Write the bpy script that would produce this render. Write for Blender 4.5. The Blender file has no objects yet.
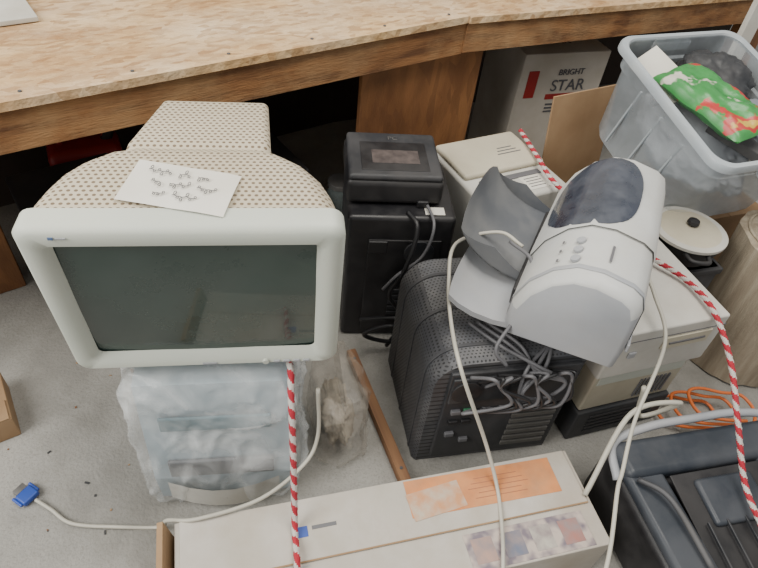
import bpy, bmesh, math, random
from mathutils import Vector, Matrix, Euler, noise
random.seed(7)
SC=bpy.context.scene.collection
# ------------------------------------------------------------ camera
p=math.radians(44); rho=math.radians(7); f=600.; H=1.35
u0=Vector((0,math.sin(p),math.cos(p))); F=Vector((0,math.cos(p),-math.sin(p)))
r=math.cos(rho)*Vector((1,0,0))+math.sin(rho)*u0; u=math.cos(rho)*u0-math.sin(rho)*Vector((1,0,0))
cam=bpy.data.cameras.new('camera'); co=bpy.data.objects.new('camera',cam); SC.objects.link(co)
co.matrix_world=Matrix(((r.x,u.x,-F.x,0),(r.y,u.y,-F.y,0),(r.z,u.z,-F.z,H),(0,0,0,1)))
cam.lens=f/758*36; cam.clip_start=.02; bpy.context.scene.camera=co
# ------------------------------------------------------------ materials
def mat(name,col,rough=.6,col2=None,scale=8,bump=0,bscale=60,metal=0,stretch=(1,1,1),trans=0,spec=.5,coat=0,contrast=(.35,.65),detail=6,alpha=1,dust=0,dcol=(.62,.58,.5),dscale=5,rotz=0):
    m=bpy.data.materials.new(name); m.use_nodes=True; nt=m.node_tree; n=nt.nodes; b=n['Principled BSDF']
    b.inputs['Roughness'].default_value=rough; b.inputs['Metallic'].default_value=metal
    b.inputs['Specular IOR Level'].default_value=spec; b.inputs['Coat Weight'].default_value=coat
    b.inputs['Transmission Weight'].default_value=trans; b.inputs['Alpha'].default_value=alpha
    tc=n.new('ShaderNodeTexCoord'); mp=n.new('ShaderNodeMapping'); mp.name='stretchmap'; mp.inputs['Scale'].default_value=stretch
    src=tc.outputs['Object']
    if rotz:
        m0=n.new('ShaderNodeMapping'); m0.inputs['Rotation'].default_value=(0,0,math.radians(rotz)); nt.links.new(src,m0.inputs['Vector']); src=m0.outputs['Vector']
    nt.links.new(src,mp.inputs['Vector'])
    no=n.new('ShaderNodeTexNoise'); no.inputs['Scale'].default_value=scale; no.inputs['Detail'].default_value=detail
    nt.links.new(mp.outputs['Vector'],no.inputs['Vector'])
    cr=n.new('ShaderNodeValToRGB'); cr.color_ramp.elements[0].position=contrast[0]; cr.color_ramp.elements[1].position=contrast[1]
    c2=col2 or tuple(c*.86 for c in col)
    cr.color_ramp.elements[0].color=(*c2,1); cr.color_ramp.elements[1].color=(*col,1)
    nt.links.new(no.outputs['Fac'],cr.inputs['Fac']); out=cr.outputs['Color']
    if dust:
        dn=n.new('ShaderNodeTexNoise'); dn.inputs['Scale'].default_value=dscale; dn.inputs['Detail'].default_value=10; dn.inputs['Roughness'].default_value=.65
        nt.links.new(tc.outputs['Object'],dn.inputs['Vector'])
        mr=n.new('ShaderNodeMapRange'); mr.inputs[1].default_value=.42; mr.inputs[2].default_value=.72; mr.inputs[3].default_value=0; mr.inputs[4].default_value=dust
        nt.links.new(dn.outputs['Fac'],mr.inputs[0])
        mx=n.new('ShaderNodeMix'); mx.data_type='RGBA'; nt.links.new(mr.outputs[0],mx.inputs[0]); nt.links.new(out,mx.inputs[6]); mx.inputs[7].default_value=(*dcol,1); out=mx.outputs[2]
        ra=n.new('ShaderNodeMapRange'); ra.inputs[1].default_value=0; ra.inputs[2].default_value=dust; ra.inputs[3].default_value=rough; ra.inputs[4].default_value=.9
        nt.links.new(mr.outputs[0],ra.inputs[0]); nt.links.new(ra.outputs[0],b.inputs['Roughness'])
    nt.links.new(out,b.inputs['Base Color'])
    if bump:
        n2=n.new('ShaderNodeTexNoise'); n2.inputs['Scale'].default_value=bscale; n2.inputs['Detail'].default_value=4
        nt.links.new(mp.outputs['Vector'],n2.inputs['Vector'])
        bp=n.new('ShaderNodeBump'); bp.inputs['Strength'].default_value=bump; bp.inputs['Distance'].default_value=.01
        nt.links.new(n2.outputs['Fac'],bp.inputs['Height']); nt.links.new(bp.outputs['Normal'],b.inputs['Normal'])
    return m
def flakes(m,scale,amt,dark=(.25,.13,.05),lo=.2):
    nt=m.node_tree;n=nt.nodes;L=nt.links;b=n['Principled BSDF']; src=b.inputs['Base Color'].links[0].from_socket
    vo=n.new('ShaderNodeTexVoronoi'); vo.inputs['Scale'].default_value=scale; L.new(n['stretchmap'].outputs[0],vo.inputs['Vector'])
    bw=n.new('ShaderNodeSeparateColor'); L.new(vo.outputs['Color'],bw.inputs[0])
    mr=n.new('ShaderNodeMapRange'); mr.inputs[1].default_value=lo; mr.inputs[2].default_value=1; mr.inputs[3].default_value=0; mr.inputs[4].default_value=amt
    L.new(bw.outputs[0],mr.inputs[0]); mx=n.new('ShaderNodeMix'); mx.data_type='RGBA'; L.new(mr.outputs[0],mx.inputs[0]); L.new(src,mx.inputs[6]); mx.inputs[7].default_value=(*dark,1)
    L.new(mx.outputs[2],b.inputs['Base Color']); return m
def holes(m,ax,px,py,rx,ry,dark,minz=None):
    nt=m.node_tree;n=nt.nodes;L=nt.links
    b=n['Principled BSDF']; src=b.inputs['Base Color'].links[0].from_socket
    tc=[x for x in n if x.type=='TEX_COORD'][0]; sp=n.new('ShaderNodeSeparateXYZ'); L.new(tc.outputs['Object'],sp.inputs[0])
    def M(op,a,bv=None):
        k=n.new('ShaderNodeMath');k.operation=op
        for i,v in enumerate((a,bv)):
            if v is None: continue
            if isinstance(v,(int,float)): k.inputs[i].default_value=v
            else: L.new(v,k.inputs[i])
        return k.outputs[0]
    U=M('DIVIDE',sp.outputs[ax[0]],px); V=M('DIVIDE',sp.outputs[ax[1]],py)
    row=M('FLOOR',V); odd=M('MULTIPLY',M('FLOORED_MODULO',row,2.),.5); U=M('ADD',U,odd)
    fu=M('SUBTRACT',M('FRACT',U),.5); fv=M('SUBTRACT',M('FRACT',V),.5)
    d=M('ADD',M('POWER',M('ABSOLUTE',M('DIVIDE',fu,rx)),2.),M('POWER',M('ABSOLUTE',M('DIVIDE',fv,ry)),2.))
    k=M('LESS_THAN',d,1.)
    if minz is not None:
        tcn=n.new('ShaderNodeSeparateXYZ'); L.new(tc.outputs['Normal'],tcn.inputs[0])
        axis=[a for a in 'XYZ' if a not in ax][0]
        k=M('MULTIPLY',k,M('GREATER_THAN',M('ABSOLUTE',tcn.outputs[axis]),minz))
    mx=n.new('ShaderNodeMix'); mx.data_type='RGBA'; L.new(k,mx.inputs[0]); L.new(src,mx.inputs[6]); mx.inputs[7].default_value=(*dark,1)
    L.new(mx.outputs[2],b.inputs['Base Color'])
    return m
def plastic_film(name,alpha,col=(.9,.92,.93),rough=.25,bump=.2,bscale=18,stretch=(1,1,1),ascale=7):
    m=mat(name,col,rough,bump=bump,bscale=bscale,stretch=stretch)
    nt=m.node_tree;n=nt.nodes;L=nt.links;b=n['Principled BSDF']
    nz=n.new('ShaderNodeTexNoise'); nz.inputs['Scale'].default_value=ascale; nz.inputs['Detail'].default_value=5; nz.inputs['Distortion'].default_value=1.8
    tc=[x for x in n if x.type=='TEX_COORD'][0]; L.new(tc.outputs['Object'],nz.inputs['Vector'])
    mr=n.new('ShaderNodeMapRange'); mr.inputs[1].default_value=.38; mr.inputs[2].default_value=.65; mr.inputs[3].default_value=alpha[0]; mr.inputs[4].default_value=alpha[1]
    L.new(nz.outputs['Fac'],mr.inputs[0]); L.new(mr.outputs[0],b.inputs['Alpha'])
    return m
BEI=mat('beige_plastic',(.56,.52,.41),.55,(.46,.42,.32),6,.05,200,dust=.5,dcol=(.40,.34,.25))
BEIV=holes(mat('beige_vented_plastic',(.56,.51,.40),.6,(.44,.38,.28),5,.05,200,dust=.7,dcol=(.37,.30,.21)),('X','Y'),.0105,.0088,.28,.28,(.15,.11,.07),.35)
GRYW=mat('bezel_offwhite',(.54,.57,.51),.45,(.48,.51,.45),5,.03,200,dust=.35,dcol=(.44,.42,.34))
SCREEN=mat('crt_glass',(.022,.046,.04),.14,(.014,.03,.026),3,coat=.5,dust=.3,dcol=(.09,.115,.10),dscale=3)
BLACK=mat('black_plastic',(.016,.016,.018),.4,(.010,.010,.012),20,dust=.25,dcol=(.09,.08,.075))
CHAR=mat('charcoal_plastic',(.032,.034,.039),.45,(.020,.022,.026),15,dust=.4,dcol=(.11,.10,.095))
DKG=mat('dark_grey_metal',(.065,.067,.075),.5,(.04,.042,.048),9,.05,100,dust=.4,dcol=(.19,.18,.165))
DKGV=holes(mat('dark_grey_mesh',(.07,.073,.082),.5,(.04,.042,.048),9,dust=.7,dcol=(.18,.172,.165)),('Y','Z'),.009,.008,.26,.26,(.016,.016,.018))
DKGT=holes(mat('dark_grey_top_mesh',(.11,.115,.13),.5,(.055,.058,.067),6,dust=.9,dcol=(.26,.25,.24)),('X','Y'),.009,.008,.24,.24,(.03,.03,.032),.5)
PANEL=mat('steel_panel',(.22,.22,.22),.4,(.13,.13,.13),12,metal=.6,dust=.5,dcol=(.2,.18,.16))
WHT=mat('white_plastic',(.58,.57,.53),.42,(.48,.47,.43),7,dust=.5,dcol=(.39,.35,.28))
PRW=mat('printer_shell_white',(.55,.56,.555),.38,(.48,.49,.485),7,dust=.45,dcol=(.40,.375,.31))
PGR=mat('printer_light_grey',(.37,.385,.41),.42,(.31,.325,.35),7,dust=.4,dcol=(.34,.31,.27))
TRAY=mat('printer_tray_grey',(.14,.15,.165),.4,(.10,.107,.12),5,dust=.5,dcol=(.25,.24,.22))
WIN=mat('smoked_window',(.03,.038,.06),.2,(.02,.026,.042),8,coat=.4,dust=.4,dcol=(.14,.15,.175),dscale=12)
PAPER=mat('note_paper',(.70,.68,.62),.8,(.60,.57,.5),5,.1,30)
INK=mat('ink',(.09,.09,.10),.7)
PLY=flakes(flakes(mat('osb_board',(.60,.40,.20),.85,(.36,.20,.085),5,.6,45,stretch=(1,2.2,1),contrast=(.3,.66),detail=14,dust=.8,dcol=(.68,.56,.40),dscale=3.6,rotz=-38),38,.7,(.28,.145,.055),.35),24,.35,(.64,.47,.28),.5)
LUM=flakes(mat('lumber_orange',(.31,.14,.05),.7,(.14,.055,.018),3,.2,60,stretch=(3,3,1),detail=12),12,.5,(.11,.045,.018))
LUMF=mat('lumber_face',(.28,.13,.048),.8,(.115,.048,.018),5,.3,30,stretch=(1,10,10),detail=12,dust=.6,dcol=(.40,.26,.13),dscale=7,rotz=-38)
CARD=mat('cardboard',(.34,.22,.12),.85,(.27,.165,.085),8,.05,80)
CARDW=mat('white_cardboard',(.55,.525,.48),.7,(.41,.375,.32),5,.05,60,dust=.75,dcol=(.39,.33,.26),dscale=4)
ORG=mat('orange_label',(.66,.25,.08),.7,(.50,.19,.07),20,dust=.4,dcol=(.5,.33,.2),dscale=12)
BLUE=mat('blue_plastic',(.03,.08,.38),.4)
CABW=mat('cable_offwhite',(.50,.48,.41),.5)
CABG=mat('cable_grey',(.13,.13,.14),.5)
CABK=mat('cable_black',(.015,.015,.017),.45)
CABO=mat('cable_orange',(.6,.14,.03),.5)
RED=mat('red_paint',(.32,.02,.02),.5)
ROPW=mat('rope_white',(.66,.62,.58),.85,bump=.6,bscale=500)
ROPR=mat('rope_red',(.48,.025,.045),.85,bump=.6,bscale=500)
WALL=mat('wall_paint',(.55,.55,.52),.85,(.45,.45,.42),3,.05,30)
SHADEW=mat('wall_under_bench_shade',(.04,.028,.02),.9,(.025,.016,.012),4)  # lower wall coloured near-black: shade under the bench put into its colour
CARPET=mat('beige_roll',(.42,.36,.27),.85,(.26,.21,.15),7,.4,90,stretch=(6,6,.6))
PHOTO=mat('printed_photo',(.48,.40,.35),.5,(.16,.13,.16),26,contrast=(.4,.6),detail=2)
BAG=plastic_film('bag_film',(.14,.50),(.84,.86,.86),.2,.6,14,(1.5,1.5,.6),5)
BAGC=plastic_film('bag_film_clear',(.12,.42),(.55,.50,.43),.22,.6,16)
TUBM=plastic_film('tub_translucent',(.42,.52),(.44,.49,.53),.3,.05)
TUBM2=mat('tub_rim',(.44,.49,.53),.3,(.38,.43,.47),5,alpha=.85,dust=.3,dcol=(.38,.36,.31))
CON=flakes(mat('concrete',(.31,.302,.28),.85,(.14,.135,.12),2.6,.35,120,contrast=(.28,.66),detail=14,dust=.75,dcol=(.44,.43,.40),dscale=2.2),300,.4,(.19,.18,.16),.6)
# ------------------------------------------------------------ helpers
def grp(name,loc=(0,0,0),rz=0,rx=0,ry=0):
    e=bpy.data.objects.new(name,None); e.empty_display_size=.05; SC.objects.link(e)
    e.matrix_world=Matrix.Translation(loc)@Matrix.Rotation(math.radians(rz),4,'Z')@Matrix.Rotation(math.radians(ry),4,'Y')@Matrix.Rotation(math.radians(rx),4,'X')
    return e
def fin(me,name,m,par,loc=(0,0,0),rot=(0,0,0),smooth=False,bev=0,seg=2,angle=35):
    for mm in (m if isinstance(m,(list,tuple)) else [m]): me.materials.append(mm)
    ob=bpy.data.objects.new(name,me); SC.objects.link(ob)
    ob.location=loc; ob.rotation_euler=[math.radians(a) for a in rot]
    if par: ob.parent=par
    if smooth:
        for q in me.polygons:q.use_smooth=True
    if bev:
        b=ob.modifiers.new('bevel','BEVEL'); b.width=bev; b.segments=seg; b.limit_method='ANGLE'; b.angle_limit=math.radians(angle)
        for q in me.polygons:q.use_smooth=True
        ws=ob.modifiers.new('wn','WEIGHTED_NORMAL'); ws.keep_sharp=True
    return ob
def box(par,name,size,loc,m,bev=.003,rot=(0,0,0),seg=2):
    bm=bmesh.new(); bmesh.ops.create_cube(bm,size=1)
    for v in bm.verts: v.co=Vector((v.co.x*size[0],v.co.y*size[1],v.co.z*size[2]))
    me=bpy.data.meshes.new(name); bm.to_mesh(me); bm.free()
    return fin(me,name,m,par,loc,rot,bev=bev,seg=seg)
def meshpy(par,name,vs,fs,m,smooth=False,loc=(0,0,0),rot=(0,0,0),mi=None,bev=0,seg=2):
    me=bpy.data.meshes.new(name); me.from_pydata([tuple(v) for v in vs],[],fs); me.update()
    if mi:
        for q,i in zip(me.polygons,mi): q.material_index=i
    return fin(me,name,m,par,loc,rot,smooth=smooth,bev=bev,seg=seg)
def loft(par,name,rings,m,smooth=True,cap=(True,True),closed=True,loc=(0,0,0),rot=(0,0,0),mi=None,auto=40):
    n=len(rings[0]); vs=[v for R in rings for v in R]; fs=[]; ids=[]
    for i in range(len(rings)-1):
        for j in range(n if closed else n-1):
            a=i*n+j; b=i*n+(j+1)%n; fs.append((a,b,b+n,a+n)); ids.append(mi(i,j) if mi else 0)
    if cap[0]: fs.append(tuple(reversed(range(n)))); ids.append(0)
    if cap[1]: fs.append(tuple(range((len(rings)-1)*n,len(rings)*n))); ids.append(0)
    me=bpy.data.meshes.new(name); me.from_pydata([tuple(v) for v in vs],[],fs); me.update()
    bm=bmesh.new(); bm.from_mesh(me)
    for q,i in zip(bm.faces,ids): q.material_index=i
    bmesh.ops.recalc_face_normals(bm,faces=bm.faces)
    for e in bm.edges:
        if len(e.link_faces)==2 and e.calc_face_angle(0)>math.radians(auto): e.smooth=False
    bm.to_mesh(me); bm.free()
    return fin(me,name,m,par,loc,rot,smooth=smooth)
def rr(w,h,rad,n=5):
    pts=[]
    for cx,cy,a0 in ((w/2-rad,h/2-rad,0),(-w/2+rad,h/2-rad,90),(-w/2+rad,-h/2+rad,180),(w/2-rad,-h/2+rad,270)):
        for i in range(n+1):
            a=math.radians(a0+90*i/n); pts.append((cx+rad*math.cos(a),cy+rad*math.sin(a)))
    return pts
def cat(pts,k=12):
    P=[Vector(q) for q in pts]; P=[2*P[0]-P[1]]+P+[2*P[-1]-P[-2]]; out=[]
    for i in range(1,len(P)-2):
        for s in range(k):
            t=s/k; a,b,c,d=P[i-1],P[i],P[i+1],P[i+2]
            out.append(.5*((2*b)+(c-a)*t+(2*a-5*b+4*c-d)*t*t+(3*b-a-3*c+d)*t**3))
    out.append(P[-2]); return out
def frames(path):
    fr=[]; up=Vector((.13,.2,1)).normalized()
    for i,q in enumerate(path):
        t=(path[min(i+1,len(path)-1)]-path[max(i-1,0)]).normalized()
        s=up-t*up.dot(t)
        if s.length<1e-4: s=t.orthogonal()
        s.normalize(); up=s; fr.append((q,s,t.cross(s)))
    return fr
def tube(par,name,pts,rad,m,k=10,ns=8):
    fr=frames(cat(pts,k)); rings=[[q+rad*(math.cos(2*math.pi*j/ns)*s+math.sin(2*math.pi*j/ns)*b) for j in range(ns)] for q,s,b in fr]
    return loft(par,name,rings,m,auto=100)
def resample(path,step):
    out=[path[0]]; acc=0
    for a,b in zip(path,path[1:]):
        L=(b-a).length; d=step-acc
        while d<=L and L>0:
            out.append(a.lerp(b,d/L)); d+=step
        acc=(acc+L)%step
    return out
def rope(par,name,pts,rad=.0062):
    path=resample(cat(pts,20),.0035); fr=frames(path); ns=12; rings=[]
    for i,(q,s,b) in enumerate(fr):
        R=[]
        for j in range(ns):
            a=2*math.pi*j/ns; rr_=rad*(1+.14*math.cos(3*(a+i*.42)))
            R.append(q+rr_*(math.cos(a)*s+math.sin(a)*b))
        rings.append(R)
    return loft(par,name,rings,[ROPW,ROPR],auto=120,mi=lambda i,j:1 if ((j*1.0+i*1.2)%12)<6.2 else 0)
def cyl(par,name,rad,h,loc,m,rot=(0,0,0),n=32,bev=.001,r2=None):
    bm=bmesh.new(); bmesh.ops.create_cone(bm,segments=n,radius1=rad,radius2=r2 if r2 is not None else rad,depth=h,cap_ends=True)
    me=bpy.data.meshes.new(name); bm.to_mesh(me); bm.free(); return fin(me,name,m,par,loc,rot,bev=bev)
def lathe(par,name,prof,m,loc=(0,0,0),n=40,rot=(0,0,0)):
    rings=[[(rad*math.cos(2*math.pi*j/n),rad*math.sin(2*math.pi*j/n),z) for j in range(n)] for rad,z in prof]
    return loft(par,name,rings,m,loc=loc,rot=rot,auto=50,cap=(True,True))
def text(par,name,body,size,loc,m,rot=(0,0,0),ext=.0003,shear=0):
    c=bpy.data.curves.new(name,'FONT'); c.body=body; c.size=size; c.extrude=ext; c.align_x='CENTER'; c.align_y='CENTER'; c.shear=shear
    c.materials.append(m); o=bpy.data.objects.new(name,c); SC.objects.link(o); o.parent=par
    o.location=loc; o.rotation_euler=[math.radians(a) for a in rot]; return o
def crumple(par,name,c,sz,m,seed,amp=.25):
    bm=bmesh.new(); bmesh.ops.create_icosphere(bm,subdivisions=5,radius=1)
    for v in bm.verts:
        d=1+amp*noise.noise(v.co*2+Vector((seed,0,0)))+amp*.6*abs(noise.noise(v.co*6+Vector((seed,3,0))))
        v.co=Vector((v.co.x*sz[0]*d,v.co.y*sz[1]*d,v.co.z*sz[2]*d))
    me=bpy.data.meshes.new(name); bm.to_mesh(me); bm.free(); return fin(me,name,m,par,c,smooth=True)
# ------------------------------------------------------------ room
meshpy(None,'floor',[(-3,-2,0),(5,-2,0),(5,6,0),(-3,6,0)],[(0,1,2,3)],CON)
FRs=[(-1.6,.285),(-.74,.985),(.16,1.722),(1.08,2.225),(2.1,2.76)]
def offs(P,d):
    out=[]
    for i,q in enumerate(P):
        a=Vector(P[max(i-1,0)]);b=Vector(P[min(i+1,len(P)-1)]);t=(b-a).normalized(); out.append((q[0]-t.y*d,q[1]+t.x*d))
    return out
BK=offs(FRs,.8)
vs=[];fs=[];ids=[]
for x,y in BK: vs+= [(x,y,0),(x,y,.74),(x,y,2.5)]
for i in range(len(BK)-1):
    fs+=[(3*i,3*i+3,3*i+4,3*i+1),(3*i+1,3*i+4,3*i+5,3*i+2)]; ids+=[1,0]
meshpy(None,'wall_back',vs,fs,[WALL,SHADEW],mi=ids)
# ------------------------------------------------------------ workbench
wb=grp('workbench')
def strip(name,P,d0,d1,z0,z1,m):
    a=offs(FRs,d0); b=offs(FRs,d1); idx=[FRs.index(q) for q in P]
    rings=[[(a[i][0],a[i][1],z0),(a[i][0],a[i][1],z1),(b[i][0],b[i][1],z1),(b[i][0],b[i][1],z0)] for i in idx]
    return loft(wb,name,rings,m,auto=30,smooth=True)
cutA=FRs[:3]; cutB=FRs[2:]
strip('osb_top_a',cutA,0,.8,.731,.750,PLY); strip('osb_top_b',cutB,-.006,.8,.7305,.7485,PLY)
strip('front_beam_a',cutA,.010,.048,.640,.7305,LUMF); strip('front_beam_b',cutB,.004,.042,.645,.7300,LUMF)
strip('rear_beam',FRs,.74,.78,.64,.7305,LUMF)
def beam(name,a,b,z0,z1,th,m,inset=.004):
    a=Vector((a[0],a[1],0));b=Vector((b[0],b[1],0)); d=(b-a); L=d.length; ang=math.degrees(math.atan2(d.y,d.x)); nrm=Vector((-d.y,d.x,0)).normalized()
    c=(a+b)/2+nrm*(th/2+inset)
    return box(wb,name,(L-.004,th,z1-z0),(c.x,c.y,(z0+z1)/2),m,.003,(0,0,ang))
beam('plywood_leg_panel',(-.085,1.525),(.262,1.79),.0,.64,.018,LUM,.05)
for i,(x,y) in enumerate([(-1.11,1.21),(1.25,2.38)]): box(wb,'leg_%d'%i,(.085,.085,.64),(x,y,.32),LUM,.003,(0,0,40))
for i in range(7):
    t=i/6; x=-.9+t*1.0; y=.985+(x+.74)*.8189+.04; cyl(wb,'screw_%d'%i,.004,.002,(x,y,.751),DKG,n=10,bev=0)
# ------------------------------------------------------------ CRT monitor
mon=grp('crt_monitor',(-.288,.662,.447),11.5,rx=5)
W,Hh=.462,.352
def msec(y,w,z0,z1,rad):
    dx=.022*max(0,y-.2)/.2
    return [(x+dx,y,(z0+z1)/2+z) for x,z in rr(w,z1-z0,rad)]
o0=[(x,0.006,Hh/2+z) for x,z in rr(W-.008,Hh-.008,.02)]; o1=[(x,.0,Hh/2+z) for x,z in rr(W-.02,Hh-.02,.018)]
i0=[(x,.003,.172+z) for x,z in rr(.398,.290,.014)]; i1=[(x,.018,.172+z) for x,z in rr(.378,.272,.010)]
ob=[(x,.012,Hh/2+z) for x,z in rr(W,Hh,.022)]; oc=[(x,.045,Hh/2+z) for x,z in rr(W,Hh,.024)]; od=[(x,.047,Hh/2+z) for x,z in rr(W-.008,Hh-.008,.022)]
loft(mon,'front_bezel',[i1,i0,o1,o0,ob,oc,od],GRYW,cap=(False,False),auto=50)
N=16; vs=[];fs=[]
for a in range(N+1):
    for b in range(N+1):
        X_=-1+2*a/N; Z_=-1+2*b/N; vs.append((X_*.192,.014+.007*(X_*X_+Z_*Z_)*.5,.172+Z_*.139))
for a in range(N):
    for b in range(N): q=a*(N+1)+b; fs.append((q,q+1,q+N+2,q+N+1))
meshpy(mon,'screen_glass',vs,fs,SCREEN,smooth=True)
secs=[(.044,.446,.006,.348,.03),(.07,.446,.010,.350,.04),(.10,.436,.02,.352,.05),(.13,.416,.03,.352,.055),(.16,.382,.04,.350,.06),(.185,.33,.05,.346,.06),(.200,.275,.055,.338,.05),(.210,.248,.06,.332,.03),(.216,.236,.062,.334,.018),(.224,.232,.065,.336,.015),(.362,.190,.09,.323,.012),(.367,.18,.095,.318,.012)]
loft(mon,'rear_shell',[msec(*s) for s in secs],BEIV,auto=50)
box(mon,'chin_badge',(.026,.002,.005),(-.0,-.0005,.014),PGR,.0008)
cyl(mon,'power_button',.006,.006,(.10,.0,.014),GRYW,(90,0,0))
for i in range(4): box(mon,'menu_button_%d'%i,(.012,.004,.005),(.12+.018*i,.0,.014),PGR,.001)
box(mon,'badge',(.007,.0015,.005),(-.178,-.0003,.336),mat('badge_blue',(.1,.16,.3),.5),.0004); box(mon,'badge_bar',(.014,.0015,.002),(-.165,-.0002,.336),PGR,.0003)
cyl(mon,'tilt_base',.10,.03,(0,.17,.0),BEI,(0,0,0))
box(mon,'tilt_neck',(.16,.16,.07),(0,.17,.035),BEI,.02)
nt_=grp('paper_note',(0,0,0)); nt_.parent=mon
vs=[];fs=[]
for a in range(9):
    for b in range(7):
        x=-.08+.16*a/8; y=-.047+.094*b/6; vs.append((x,y,.0016+.002*abs(math.sin(a*.8+b*.5))*(a/8)))
for a in range(8):
    for b in range(6): q=a*7+b; fs.append((q,q+7,q+8,q+1))
nt_.location=(-.012,.088,.3525); nt_.rotation_euler=(0,0,math.radians(-14))
meshpy(nt_,'sheet',vs,fs,PAPER,smooth=True)
rnd=random.Random(11)
for row in range(3):   # handwriting: small loops joined into words
    x=-.056+.012*row; k=0
    while x<.045-.010*row:
        nl=rnd.randint(3,6); pts=[]; y0=.025-.024*row
        for l in range(nl):
            h=rnd.choice((.006,.006,.012)); w_=.0062; s=rnd.choice((-1,1))
            for q in range(6):
                a=2*math.pi*q/6; pts.append((x+w_*l+.0032*math.sin(a)+.001*q,y0+h*.5*(1-math.cos(a))*s*.8,.0055))
        tube(nt_,'writing_%d_%d'%(row,k),pts,.00055,INK,k=3,ns=5); x+=nl*.0062+.010;k+=1
# ------------------------------------------------------------ bagged printer under monitor
def resample_rr(w,h,rad,K):
    P=[Vector((a,b)) for a,b in rr(w,h,rad,6)]; P.append(P[0]); L=[0]
    for a,b in zip(P,P[1:]): L.append(L[-1]+(b-a).length)
    out=[];j=0
    for k in range(K):
        s=L[-1]*k/K
        while L[j+1]<s: j+=1
        q=P[j].lerp(P[j+1],(s-L[j])/(L[j+1]-L[j]+1e-9)); out.append((q.x,q.y))
    return out
def bagmesh(par,name,sz,m,amp=.02,seed=0,rz=0,n=60,flare=.0,loc=(0,0,0),fold=1.0):
    rings=[]; K=200
    for i in range(n+1):
        t=i/n; z=sz[2]*t; ring=[]
        e=1+flare*math.exp(-((t-.22)/.3)**2)
        if t>.93: e*=1-.15*(t-.93)/.07
        if t<.06: e*=.93+.07*t/.06
        for (x,y) in resample_rr(sz[0]*e,sz[1]*e,.05,K):
            q=Vector((x*9+seed,y*9,z*6)); d=noise.noise(q)*amp*.7
            for sc_,am in ((6,.9),(13,.5),(27,.22)):
                v3=Vector((x*sc_+seed,y*sc_,z*sc_*.7+.6*math.sin(x*9+seed+z*8))); d+=amp*am*fold*(1-min(1,abs(noise.noise(v3))*3.2))**2
            v=Vector((x,y,0)).normalized()*d; ring.append((x+v.x,y+v.y,max(0.001,z+.006*noise.noise(q*3))))
        rings.append(ring)
    return loft(par,name,rings,m,loc=loc,rot=(0,0,rz),auto=180,cap=(False,True))
bg=grp('bagged_printer',(-.318,.780,0),11.5)
prof=[(-.14,.0),(-.15,.1),(-.13,.30),(-.12,.395),(.12,.41),(.14,.39),(.14,.0)]
PB=mat('pale_blue_plastic',(.42,.50,.55),.4,(.33,.41,.46),4)
loft(bg,'printer_body',[[(x,y,z) for y,z in prof] for x in (-.145,.145)],PB,smooth=False)
box(bg,'front_slot',(.22,.01,.06),(0,-.150,.14),TRAY,.004)
loft(bg,'round_tray',[[(x*.12,-.152-.03*math.cos(x*1.5),z) for x in (-1,-.6,-.2,.2,.6,1)] for z in (.02,.09)],WHT,closed=False,cap=(False,False))
box(bg,'control_strip',(.22,.008,.045),(0,-.138,.29),mat('teal_strip',(.08,.17,.21),.4),.004)
bagmesh(bg,'plastic_bag_film',(.318,.318,.425),BAG,.018,3,flare=.05,fold=1.0)
b2=grp('plastic_bag',(-.065,.85,0),15)
bagmesh(b2,'bag_film',(.10,.2,.22),BAGC,.024,9,flare=.1)
crumple(b2,'paper_wad',(0,.0,.07),(.035,.07,.055),mat('dull_paper',(.32,.28,.22),.8),31,.5)
# ------------------------------------------------------------ wood stick
st=grp('wooden_stick',(.035,.895,.0),-64.8); box(st,'batten',(.43,.026,.03),(0,0,.015),mat('stick_wood',(.25,.13,.06),.7,(.16,.075,.035),5,stretch=(1,12,12)),.002)
for i,x in enumerate((-.18,.17)): cyl(st,'nail_head_%d'%i,.004,.002,(x,0,.031),DKG,n=10,bev=0)
# ------------------------------------------------------------ front carton
A=Vector((-.346,.495));B=Vector((.475,.772)); ang=math.degrees(math.atan2(B.y-A.y,B.x-A.x)); Lc=(B-A).length
ct=grp('cardboard_carton',(A.x,A.y,0),ang)
box(ct,'carton_body',(Lc,.22,.147),(Lc/2,-.11,.0735),CARDW,.003)
box(ct,'top_flap',(Lc-.02,.125,.003),(Lc/2,-.064,.1495),CARDW,.001,(-.6,0,0))
box(ct,'left_flap',(.012,.215,.17),(-.012,-.11,.085),CARD,.001,(0,-8,0))
box(ct,'shipping_label',(.34,.082,.0008),(Lc-.225,-.05,.1518),ORG,.0002,(0,0,-1))
LI=mat('label_ink',(.4,.16,.08),.7)
for i in range(5): box(ct,'label_text_%d'%i,(.10+.02*(i%3),.0018,.0004),(Lc-.19,-.03-.011*i,.1524),LI,.0001,(0,0,-1))
box(ct,'torn_label',(.12,.06,.0009),(Lc-.335,-.060,.1524),mat('torn_label',(.55,.27,.13),.8,(.5,.42,.33),30),.0002,(0,0,6))
box(ct,'printed_picture',(.27,.075,.0008),(Lc-.17,-.178,.1478),PHOTO,.0002)
for i in range(4): box(ct,'picture_tile_%d'%i,(.045,.05,.0006),(Lc-.27+.065*i,-.178,.1484),mat('tile_%d'%i,[(.4,.25,.2),(.12,.14,.2),(.45,.42,.36),(.35,.15,.12)][i],.5,(.25,.2,.2),30),.0002)
box(ct,'logo_patch',(.022,.022,.0008),(.245,-.07,.1515),BLUE,.0002); box(ct,'logo_bar',(.05,.008,.0008),(.29,-.065,.1515),CABG,.0002)
for i in range(5): box(ct,'print_line_%d'%i,(.20-.02*i,.002,.0006),(.15,-.135-.012*i,.1475),PGR,.0001)
box(ct,'seam_tape',(Lc-.02,.003,.0008),(Lc/2,-.128,.1515),CARD,.0002)
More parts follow.
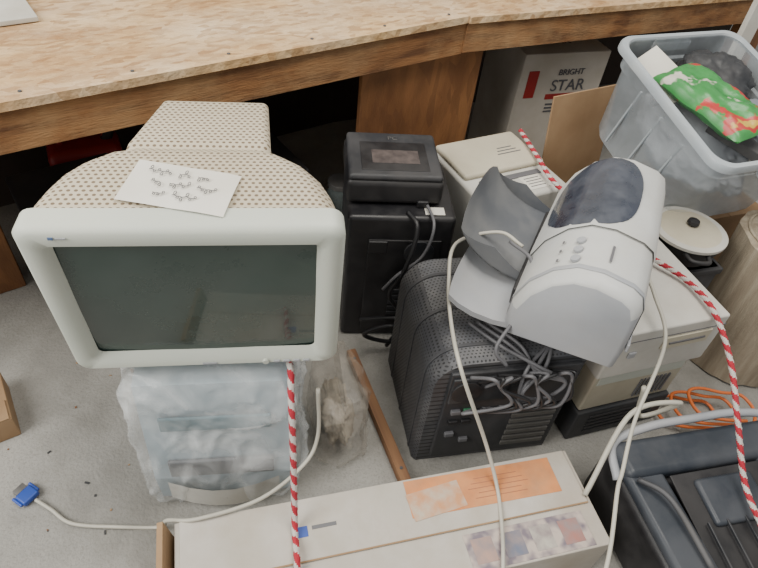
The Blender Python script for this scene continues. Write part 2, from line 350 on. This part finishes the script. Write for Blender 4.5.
# ------------------------------------------------------------ small black computer
dl=grp('desktop_computer',(-.095,1.165,0),9)
box(dl,'case',(.275,.26,.44),(.137,.13,.22),BLACK,.012,seg=3)
box(dl,'upper_unit',(.245,.215,.07),(.117,.155,.478),BLACK,.016,seg=4)
box(dl,'upper_lid',(.235,.205,.02),(.117,.155,.517),CHAR,.009,seg=3)
box(dl,'lid_inset',(.17,.13,.003),(.117,.14,.5275),BLACK,.004)
box(dl,'lid_label',(.12,.06,.001),(.12,.135,.5295),mat('worn_label',(.10,.08,.075),.5,(.05,.04,.04),40),.0003)
text(dl,'badge_text','PC',.022,(.12,.225,.528),PANEL)
box(dl,'rear_recess',(.19,.006,.34),(.15,-.002,.2),BLACK,.002)
for i in range(6): box(dl,'slot_cover_%d'%i,(.10,.004,.014),(.175,-.006,.08+.022*i),CHAR,.001)
box(dl,'psu_socket',(.05,.01,.04),(.08,-.007,.35),CABK,.003); cyl(dl,'fan_ring',.04,.006,(.19,-.006,.33),CHAR,(90,0,0))
for i in range(9): box(dl,'side_vent_%d'%i,(.006,.16,.008),(.275,.13,.18+.02*i),CHAR,.001)
tube(dl,'power_cable',[(.15,.02,.445),(.17,-.03,.43),(.15,-.06,.33),(.12,-.05,.22),(.17,-.05,.12),(.13,-.06,.02)],.006,CABK)
tube(dl,'loop_cable',[(.2,.05,.45),(.21,-.03,.44),(.19,-.05,.36),(.13,-.06,.30),(.1,-.05,.24)],.004,CABG)
tube(dl,'coiled_cable',[(.05,-.03,.1),(.14,-.08,.16),(.22,-.05,.1),(.15,-.06,.04),(.06,-.07,.08),(.13,-.09,.14),(.2,-.08,.07)],.006,CABK)
box(dl,'plug',(.03,.04,.02),(.19,.06,.45),CABK,.004); box(dl,'warning_label',(.05,.03,.001),(.22,.03,.4405),PAPER,.0002)
# ------------------------------------------------------------ dark tower
tw=grp('computer_tower',(.135,.782,0),15)
w_,d_,h_=.36,.33,.385
def tsec(y,ins):
    P=[(0+ins,0.0)]; P+=[(ins,h_-.08)]
    for i in range(1,8):
        a=math.radians(180-90*i/8); P.append((.08+(.08-ins)*math.cos(a), h_-.08+(.08-ins)*math.sin(a)))
    P+=[(.08,h_-ins),(w_-.015,h_-ins),(w_-ins,h_-.015),(w_-ins,0)]
    return [(x,y,z) for x,z in P]
loft(tw,'case_shell',[tsec(0,.01),tsec(.012,.0),tsec(d_-.012,0),tsec(d_,.01)],[DKGV,DKGT],mi=lambda i,j:1 if j>5 else 0,auto=35)
for i in range(3): loft(tw,'side_rib_%d'%i,[[(x*1.0+(x-.18)*.012,yy,z+(z-.15)*.012) for x,_,z in tsec(0,0)] for yy in (.04+i*.11,.048+i*.11)],DKG,auto=35)
box(tw,'rear_panel',(.30,.012,.33),(.19,-.004,.19),CHAR,.003)
box(tw,'psu',(.13,.008,.085),(.11,-.012,.30),CHAR,.002)
cyl(tw,'psu_fan',.035,.006,(.08,-.017,.30),BLACK,(90,0,0))
SL=mat('slot_metal',(.17,.165,.155),.45,metal=.5,dust=.5,dcol=(.10,.09,.08))
for i in range(7): box(tw,'slot_%d'%i,(.11,.006,.014),(.27,-.012,.06+.024*i),SL,.001)
GRN=mat('port_green',(.05,.2,.1),.5)
for i,(x,z,c) in enumerate([(.07,.22,CABG),(.10,.22,GRN),(.07,.18,CABK),(.10,.18,CABK),(.07,.13,CABG),(.11,.10,CABG)]): box(tw,'port_%d'%i,(.022,.01,.014),(x,-.013,z),c,.002)
for i in range(10):
    x0=.08+.02*i
    tube(tw,'cable_%d'%i,[(x0,-.015,.35-.02*(i%3)),(x0+.03,-.05,.385),(x0+.05-.02*(i%4),-.055,.36),(.16+.015*i,-.065,.31-.01*(i%3)),(x0-.01,-.05,.27),(.1+.02*(i%5),-.03,.25)],.0040,[CABG,CABK,CABG,CABK][i%4])
for i in range(3):
    tube(tw,'bundled_cable_%d'%i,[(.10+.02*i,.10,.392),(.15+.02*i,.02,.40),(.22,-.03,.385-.01*i),(.28,-.05,.35),(.25,-.05,.30),(.19,-.05,.30+.01*i),(.2+.02*i,-.02,.37),(.27,.03,.393)],.0042,CABG)
# ------------------------------------------------------------ computer stack under printer
bk=grp('disk_drive_case',(.535,.895,.0),22)
box(bk,'case',(.28,.34,.118),(.14,.17,.059),CHAR,.006)
for i in range(5): box(bk,'front_slit_%d'%i,(.2,.004,.006),(.14,-.001,.03+.016*i),BLACK,.001)
bs=grp('beige_computer',(.535,.905,.119),22)
box(bs,'lower_case',(.27,.33,.151),(.135,.165,.0755),BEI,.006)
box(bs,'bezel_strip',(.25,.004,.03),(.135,-.001,.12),GRYW,.002)
for i in range(8): box(bs,'vent_%d'%i,(.004,.006,.07),(.15+.012*i,-.001,.055),CABG,.0005)
b3=grp('beige_computer',(.525,.885,.271),22)
box(b3,'case',(.30,.36,.155),(.15,.18,.0775),WHT,.006)
box(b3,'drive_bay',(.13,.005,.04),(.20,-.002,.10),BEI,.002); box(b3,'drive_slot',(.1,.006,.006),(.20,-.004,.10),CABG,.001)
box(b3,'power_key',(.02,.006,.02),(.06,-.002,.08),PGR,.003); box(b3,'lid_seam',(.302,.362,.003),(.15,.18,.125),CABG,.001)
for i in range(10): box(b3,'side_louver_%d'%i,(.005,.16,.004),(.30,.16,.02+.009*i),CABG,.0005)
# ------------------------------------------------------------ inkjet printer
pr=grp('inkjet_printer',(.368,.795,.45),70,rx=-3)
def psec(x,s,dz=0):
    P=[(-.110,.0),(-.115,.05),(-.116,.15),(-.106,.178),(-.085,.192),(-.03,.204),(.015,.200),(.055,.176),(.092,.132),(.114,.080),(.118,.03),(.11,.0)]
    return [(x,y*s,.09+(z-.09)*s+dz) for y,z in P]
xs=[(0,.86),(.005,.92),(.016,.975),(.035,1.0),(.2,1.01),(.42,.97),(.465,.94),(.483,.90),(.490,.84)]
loft(pr,'lower_body',[psec(x,s) for x,s in xs],[PGR,PRW],mi=lambda i,j:1 if 2<=j<=8 else 0,auto=40)
loft(pr,'lid_shell',[[(x,y,z+.004) for _,y,z in psec(0,s*1.012)][2:10] for x,s in [(.165,1.008),(.170,1.014),(.44,.975),(.46,.955)]],PRW,closed=False,cap=(False,False),auto=60)
loft(pr,'end_trim',[[(x,y,z) for _,y,z in psec(0,s)][1:11] for x,s in [(.030,1.006),(.032,1.010),(.040,1.010),(.042,1.006)]],PGR,closed=False,cap=(False,False),auto=60)
box(pr,'waist_band',(.43,.006,.02),(.23,-.117,.06),PGR,.002)
vs=[];fs=[];K=36
def lidz(y):
    P=[(-.116,.15),(-.106,.178),(-.085,.192),(-.03,.204),(.015,.200),(.055,.176),(.092,.132),(.114,.080)]
    for (a,za),(b,zb) in zip(P,P[1:]):
        if a<=y<=b: return za+(zb-za)*(y-a)/(b-a)
    return .07
for ring in range(9):
    for k in range(K):
        a=2*math.pi*k/K; q=ring/8; c_,s_=math.cos(a),math.sin(a)
        x=.310+.138*q*math.copysign(abs(c_)**.75,c_); y=.022+.082*q*math.copysign(abs(s_)**.75,s_)
        s=1.025; vs.append((x,y*s,.09+(lidz(y)-.09)*s+.009-.004*q**4))
for ring in range(8):
    for k in range(K): fs.append((ring*K+k,ring*K+(k+1)%K,(ring+1)*K+(k+1)%K,(ring+1)*K+k))
meshpy(pr,'smoked_window',vs,fs,WIN,smooth=True)
for i in range(3):
    cyl(pr,'button_%d'%i,.009,.006,(.055+.030*i,.025,.199),PGR,(-25,0,0)); box(pr,'icon_%d'%i,(.008,.004,.001),(.055+.030*i,.055,.182),CABG,.0002,(-35,0,0))
box(pr,'name_mark',(.05,.005,.0006),(.09,-.035,.207),CABG,.0002,(12,0,0))
def sheet(par,name,prof,x0,x1,m,th=.004,rnd_=0):
    rings=[]; NX=9
    for k in range(NX+1):
        x=x0+(x1-x0)*k/NX; e=1-rnd_*abs(2*k/NX-1)**3
        pp=[]; n_=len(prof)
        for i in range(n_):
            t=min(i*e,n_-1); a=int(t); b=min(a+1,n_-1); w=t-a
            pp.append((prof[a][0]*(1-w)+prof[b][0]*w,prof[a][1]*(1-w)+prof[b][1]*w))
        rings.append([(x,y,z) for y,z in pp]+[(x,y,z-th) for y,z in reversed(pp)])
    return loft(par,name,rings,m,auto=50)
flap=[(.085,.06)]+[(.11+.165*math.sin(a),.17-.135*math.cos(a)) for a in [i*.165 for i in range(10)]]
sheet(pr,'paper_flap',flap,.14,.41,TRAY,rnd_=.14)
for i,x in enumerate((.14,.41)):
    fl=flap[:9]; n=len(fl); vs=[(x,y,z-.004) for y,z in fl]+[(x,y,z+.05*(1-abs(2*k/(n-1)-1))) for k,(y,z) in enumerate(fl)]
    meshpy(pr,'flap_side_%d'%i,vs,[(k,k+1,k+1+n,k+n) for k in range(n-1)],TRAY)
sheet(pr,'output_tray',[(.09,.02),(.15,.012),(.20,.018),(.235,.035),(.25,.055)],.02,.26,PGR,.014,rnd_=.15)
box(pr,'tray_mouth',(.30,.02,.045),(.21,.112,.055),BLACK,.004)
box(pr,'foot_skirt',(.42,.20,.012),(.23,0,.004),TRAY,.004)
# ------------------------------------------------------------ white computer behind
ws=grp('white_computer',(.25,1.29,0),31)
box(ws,'case',(.29,.30,.43),(.145,.15,.215),WHT,.012,seg=3)
box(ws,'top_cover',(.27,.17,.02),(.145,.20,.437),BEI,.008)
box(ws,'top_slot',(.2,.02,.004),(.145,.09,.4315),CABG,.001)
box(ws,'top_label',(.07,.06,.001),(.20,.05,.4308),PAPER,.0003)
for i in range(4): box(ws,'label_line_%d'%i,(.05,.003,.0004),(.20,.032+.012*i,.4315),INK,.0001)
for i in range(3): box(ws,'cover_text_%d'%i,(.08-.015*i,.004,.0006),(.20,.18+.014*i,.4475),CABG,.0002)
for i in range(6): box(ws,'front_vent_%d'%i,(.2,.005,.006),(.145,-.001,.36-.02*i),CABG,.001)
# ------------------------------------------------------------ printed carton under bench
sb=grp('printed_carton',(.40,2.03,0),22)
box(sb,'carton_body',(.34,.28,.54),(.17,.14,.27),CARDW,.004)
text(sb,'print_black','STAR',.06,(.20,-.002,.42),INK,(90,0,0),.001); text(sb,'print_small','BRIGHT',.03,(.20,-.002,.47),INK,(90,0,0),.001)
box(sb,'print_red',(.16,.002,.02),(.20,-.001,.380),RED,.0005); box(sb,'print_red_side',(.04,.002,.10),(.05,-.001,.43),RED,.0005)
for i in range(3): box(sb,'print_bar_%d'%i,(.14,.002,.006),(.2,-.001,.35-.014*i),INK,.0003)
text(sb,'print_top','STAR',.05,(.16,.09,.542),INK,(0,0,0),.0005)
cf=grp('cardboard_sheet',(.58,1.74,.0),33); box(cf,'panel',(.26,.006,.56),(0,0,.28),CARD,.001,(-9,0,0))
# ------------------------------------------------------------ storage tub
sup=grp('moving_box',(.95,1.66,0),-65.7); box(sup,'box_body',(.32,.28,.34),(0,0,.17),CARD,.004)
for i,s in enumerate((-1,1)): box(sup,'flap_%d'%i,(.32,.138,.004),(0,s*.07,.343),CARD,.001)
tb=grp('storage_tub',(.84,1.54,.70),-65.7,ry=13)
def tring(w,h,z,rad=.05): return [(x,y,z) for x,y in rr(w,h,rad,8)]
loft(tb,'tub_wall',[tring(.36,.30,-.270,.04),tring(.38,.32,-.276,.05),tring(.40,.335,-.255),tring(.44,.37,-.06),tring(.455,.385,-.055),tring(.46,.39,0),tring(.485,.415,0),tring(.49,.42,-.012),tring(.482,.412,-.013)],TUBM,cap=(True,False),auto=50)
loft(tb,'tub_rim',[tring(.462,.392,.001),tring(.466,.396,.006),tring(.49,.42,.006),tring(.496,.426,0),tring(.496,.426,-.014)],TUBM2,cap=(False,False),auto=50)
for i,x in enumerate((-.1,0,.1)): box(tb,'wall_rib_%d'%i,(.006,.008,.18),(x,-.182,-.15),TUBM2,.002,(-5,0,0))
for i,s in enumerate((-1,1)): box(tb,'handle_%d'%i,(.02,.12,.03),(s*.243,0,-.03),TUBM2,.005)
SN=mat('snack_bag_print',(.1,.4,.12),.35); nt=SN.node_tree;n=nt.nodes
crn=[x for x in n if x.type=='VALTORGB'][0]; e=crn.color_ramp.elements
e[0].position=.36;e[0].color=(.55,.53,.45,1);e[1].position=.39;e[1].color=(.035,.20,.05,1)
for pos,c in ((.60,(.045,.24,.06,1)),(.62,(.42,.03,.03,1)),(.69,(.42,.04,.03,1)),(.71,(.5,.33,.05,1))): q=e.new(pos); q.color=c
[x for x in n if x.type=='TEX_NOISE'][0].inputs['Scale'].default_value=13; [x for x in n if x.type=='TEX_NOISE'][0].inputs['Detail'].default_value=3
def pillow(par,name,sz,m,loc,rot,seed):
    N1,N2=28,20; vs=[];fs=[]
    for side in (1,-1):
        for i in range(N1+1):
            for j in range(N2+1):
                U=-1+2*i/N1; V=-1+2*j/N2
                h=(max(0,(1-U**4)*(1-V**4)))**.5*sz[2]/2; w=noise.noise(Vector((U*3+seed,V*3,0)))*.25+abs(noise.noise(Vector((U*8,V*8+seed,1))))*.45
                vs.append((U*sz[0]/2,V*sz[1]/2,side*h*(1-w)+.008*noise.noise(Vector((U*2,V*2,seed)))))
    o=(N1+1)*(N2+1)
    for i in range(N1):
        for j in range(N2):
            a=i*(N2+1)+j; fs.append((a,a+N2+1,a+N2+2,a+1)); fs.append((o+a,o+a+1,o+a+N2+2,o+a+N2+1))
    return meshpy(par,name,vs,fs,m,smooth=True,loc=loc,rot=rot)
pillow(tb,'snack_bag',(.29,.14,.06),SN,(.02,-.065,.0),(8,-6,10),2)
crumple(tb,'grey_cloth',(.09,.11,-.06),(.11,.09,.05),mat('grey_cloth',(.20,.22,.25),.8),3); crumple(tb,'dark_bundle',(-.11,.08,-.06),(.10,.10,.06),CHAR,4)
crumple(tb,'pale_bundle',(0,0,-.16),(.17,.13,.08),mat('pale_cloth',(.3,.32,.35),.8),5)
box(tb,'papers',(.16,.10,.01),(-.13,-.10,-.04),PAPER,.002,(20,8,20)); box(tb,'book',(.18,.12,.03),(.10,.04,-.055),DKG,.003,(8,0,30))
# ------------------------------------------------------------ cooking pot
pt=grp('cooking_pot',(.785,1.290,.362))
lathe(pt,'pot_body',[(.055,0),(.075,.01),(.088,.05),(.090,.072)],BLACK)
lathe(pt,'pot_rim',[(.086,.070),(.096,.070),(.096,.078),(.086,.080)],WHT); lathe(pt,'pot_lid',[(.084,.078),(.07,.084),(.03,.090),(.01,.091)],BEI)
lathe(pt,'lid_knob',[(.008,.089),(.016,.097),(.014,.105),(.004,.107)],BLACK)
for i,s in enumerate((-1,1)): tube(pt,'handle_%d'%i,[(-.03,s*.085,.06),(-.02,s*.115,.062),(.02,s*.115,.062),(.03,s*.085,.06)],.006,BLACK)
pb=grp('grey_crate',(.795,1.30,0),20); box(pb,'crate_body',(.16,.16,.355),(0,0,.1775),DKG,.006); box(pb,'crate_lip',(.17,.17,.02),(0,0,.345),CHAR,.004)
# ------------------------------------------------------------ rolled carpet
rc=grp('rolled_carpet',(1.10,1.30,0),0,rx=-3)
rings=[]
for i in range(14):
    z=.42*i/13; R=[]
    for j in range(48):
        a=2*math.pi*j/48; rad=.15+.010*noise.noise(Vector((math.cos(a)*3,math.sin(a)*3,z*4)))+.004*math.sin(a*9+z*5); R.append((rad*math.cos(a),rad*math.sin(a),z))
    rings.append(R)
loft(rc,'roll',rings,CARPET,auto=50)
tube(rc,'spiral_edge',[((.145-.006*t)*math.cos(t),(.145-.006*t)*math.sin(t),.423) for t in [k*.5 for k in range(44)]],.004,CARPET,k=3)
oc_=grp('extension_cord')
tube(oc_,'cord',[(.88+.10*math.cos(t)+.006*t,1.02+.06*math.sin(t)+.012*math.sin(3*t),.008+.004*t) for t in [k*.7 for k in range(26)]],.0045,CABO,k=4)
# ------------------------------------------------------------ white plank
pk=grp('white_plank',(1.04,1.98,0),20); box(pk,'board',(.05,.02,1.25),(0,0,.625),WHT,.002)
# ------------------------------------------------------------ laser printer bottom right
lp=grp('laser_printer',(.555,.775,0),17)
SLATE=mat('slate_plastic',(.034,.042,.055),.4,(.022,.028,.038),6,dust=.45,dcol=(.10,.10,.105))
box(lp,'body',(.44,.42,.17),(.22,-.21,.085),BLACK,.02,seg=4)
box(lp,'top_cover_left',(.09,.38,.03),(.05,-.21,.18),SLATE,.012,seg=3)
box(lp,'top_cover_right',(.10,.38,.03),(.385,-.21,.18),SLATE,.012,seg=3)
box(lp,'top_cover_back',(.43,.09,.045),(.22,-.05,.185),SLATE,.018,seg=4)
box(lp,'output_slope',(.23,.26,.006),(.215,-.23,.178),BLACK,.002,(8,0,0))
box(lp,'inner_bin',(.14,.10,.02),(.215,-.17,.192),SLATE,.008,(8,0,0)); box(lp,'paper_stop',(.12,.02,.03),(.215,-.32,.18),CHAR,.006)
for i in range(5): box(lp,'tray_rib_%d'%i,(.004,.12,.008),(.125+.045*i,-.27,.186),CHAR,.001,(8,0,0))
for i in range(7): box(lp,'vent_%d'%i,(.05,.004,.004),(.385,-.10-.014*i,.196),BLACK,.001)
tube(lp,'pale_trim',[(-.005,-.08,.17),(.01,-.01,.20),(.10,.01,.215),(.22,.012,.22),(.34,.01,.22),(.43,-.01,.205),(.445,-.08,.16)],.010,PGR)
tube(lp,'lever',[(.02,-.1,.205),(.06,-.16,.215),(.07,-.3,.205)],.006,DKG)
# ------------------------------------------------------------ cables & ropes
vg=grp('monitor_cable')
tube(vg,'cord',[(-.70,.565,.012),(-.66,.55,.008),(-.60,.525,.008),(-.5,.53,.008),(-.41,.54,.01),(-.37,.51,.12),(-.30,.505,.158),(-.188,.560,.160),(-.113,.640,.172),(-.09,.685,.22),(-.095,.705,.36)],.0042,CABW)
box(vg,'connector_shell',(.032,.038,.016),(-.722,.572,.012),BLUE,.004,(0,0,-25)); box(vg,'connector_tip',(.016,.026,.010),(-.744,.583,.012),PANEL,.001,(0,0,-25))
for i,s in enumerate((-1,1)): cyl(vg,'thumb_screw_%d'%i,.0035,.03,(-.727+s*.008,.574+s*.02,.012),BLUE,(0,90,-25),n=12)
c1=grp('power_cord'); tube(c1,'cord',[(.30,1.02,.53),(.25,1.06,.53),(.16,1.04,.50),(.150,.95,.46),(.16,.84,.44),(.185,.735,.42),(.267,.705,.24),(.306,.654,.160),(.312,.57,.158),(.309,.482,.158),(.31,.38,.10)],.0042,CABW)
c1=grp('power_cord'); tube(c1,'cord',[(.58,1.05,.50),(.597,.97,.48),(.61,.87,.44),(.564,.749,.326),(.54,.66,.27),(.524,.62,.264),(.49,.50,.25),(.46,.40,.2)],.0042,CABW)
c1=grp('power_cord'); tube(c1,'cord',[(.27,1.02,.54),(.31,.95,.545),(.29,.86,.50),(.25,.80,.44),(.28,.79,.40)],.004,CABG)
c1=grp('power_cord'); tube(c1,'cord',[(.50,.66,.155),(.6,.82,.25),(.72,.86,.26),(.66,.87,.18),(.62,.86,.30)],.006,CABW)
rp=grp('striped_rope'); rope(rp,'rope_strand',[(-.19,.78,.44),(-.15,.70,.437),(-.138,.650,.41),(-.124,.590,.31),(-.112,.535,.20),(-.105,.500,.160),(-.088,.431,.160),(-.08,.33,.05)])
rp=grp('striped_rope'); rope(rp,'rope_strand',[(.367,1.66,.460),(.406,1.52,.458),(.44,1.414,.452),(.52,1.30,.44),(.60,1.20,.436),(.65,1.14,.445),(.717,1.08,.44),(.75,.99,.44),(.775,.885,.396),(.795,.785,.32),(.82,.69,.235),(.83,.6,.222)])
# ------------------------------------------------------------ left cardboard piece, floor debris and under-bench clutter
lf=grp('cardboard_box',(-.945,.725,0),38); box(lf,'box_body',(.2,.16,.07),(0,0,.035),CARD,.003); box(lf,'box_flap',(.19,.06,.003),(0,-.05,.073),CARD,.001)
db=grp('floor_debris'); rnd=random.Random(5)
for i in range(16):
    x=rnd.uniform(-.85,-.5); y=rnd.uniform(.5,1.1); s=rnd.uniform(.002,.005)
    box(db,'chip_%d'%i,(s*rnd.uniform(1,3),s,.002),(x,y,.0012),[LUM,CHAR,CARD][i%3],.0003,(0,0,rnd.uniform(0,180)))
gc=grp('gas_can',(-1.0,1.62,0),30); box(gc,'can_body',(.22,.14,.26),(0,0,.13),RED,.03,seg=4); tube(gc,'can_handle',[(-.07,0,.25),(-.05,0,.30),(.05,0,.30),(.07,0,.25)],.01,RED); cyl(gc,'spout',.018,.08,(.08,0,.28),BLACK,(0,20,0))
cr=grp('storage_crate',(-.48,1.62,0),40); box(cr,'crate_body',(.34,.26,.25),(0,0,.125),CHAR,.006)
for i in range(5): box(cr,'slat_%d'%i,(.35,.006,.02),(0,-.132,.04+.045*i),DKG,.001)
cr=grp('storage_crate',(-.90,1.33,0),40); box(cr,'crate_body',(.26,.16,.30),(0,0,.15),BLACK,.006); box(cr,'crate_lid',(.28,.18,.02),(0,0,.31),CHAR,.006)
JG=mat('jar_glass',(.3,.36,.36),.1,alpha=.5)
for x,y in ((-.17,1.68),(-.24,1.56)):
    jr=grp('glass_jar',(x,y,0)); lathe(jr,'jar_body',[(.05,0),(.055,.01),(.055,.12),(.04,.15),(.04,.17)],JG); cyl(jr,'lid',.043,.018,(0,0,.178),PANEL)
sc=grp('scrap_panel',(-1.12,1.20,.752),40); box(sc,'panel',(.6,.22,.012),(0,0.05,.006),WHT,.002)
# ------------------------------------------------------------ light
w=bpy.data.worlds.new('world'); bpy.context.scene.world=w; w.use_nodes=True
bgn=w.node_tree.nodes['Background']; bgn.inputs['Color'].default_value=(1,.985,.96,1); bgn.inputs['Strength'].default_value=.52
def area(name,loc,tgt,size,e,col):
    l=bpy.data.lights.new(name,'AREA'); l.shape='RECTANGLE'; l.size=size[0]; l.size_y=size[1]; l.energy=e; l.color=col
    o=bpy.data.objects.new(name,l); SC.objects.link(o); o.location=loc; o.rotation_euler=(Vector(tgt)-Vector(loc)).to_track_quat('-Z','Y').to_euler()
area('doorway_light',(-2.2,-.6,2.6),(0,1.0,.4),(2.0,2.0),150,(1,.97,.91))
area('ceiling_light',(.6,1.0,3.2),(.3,1.2,0),(1.5,1.5),80,(1,.95,.86))
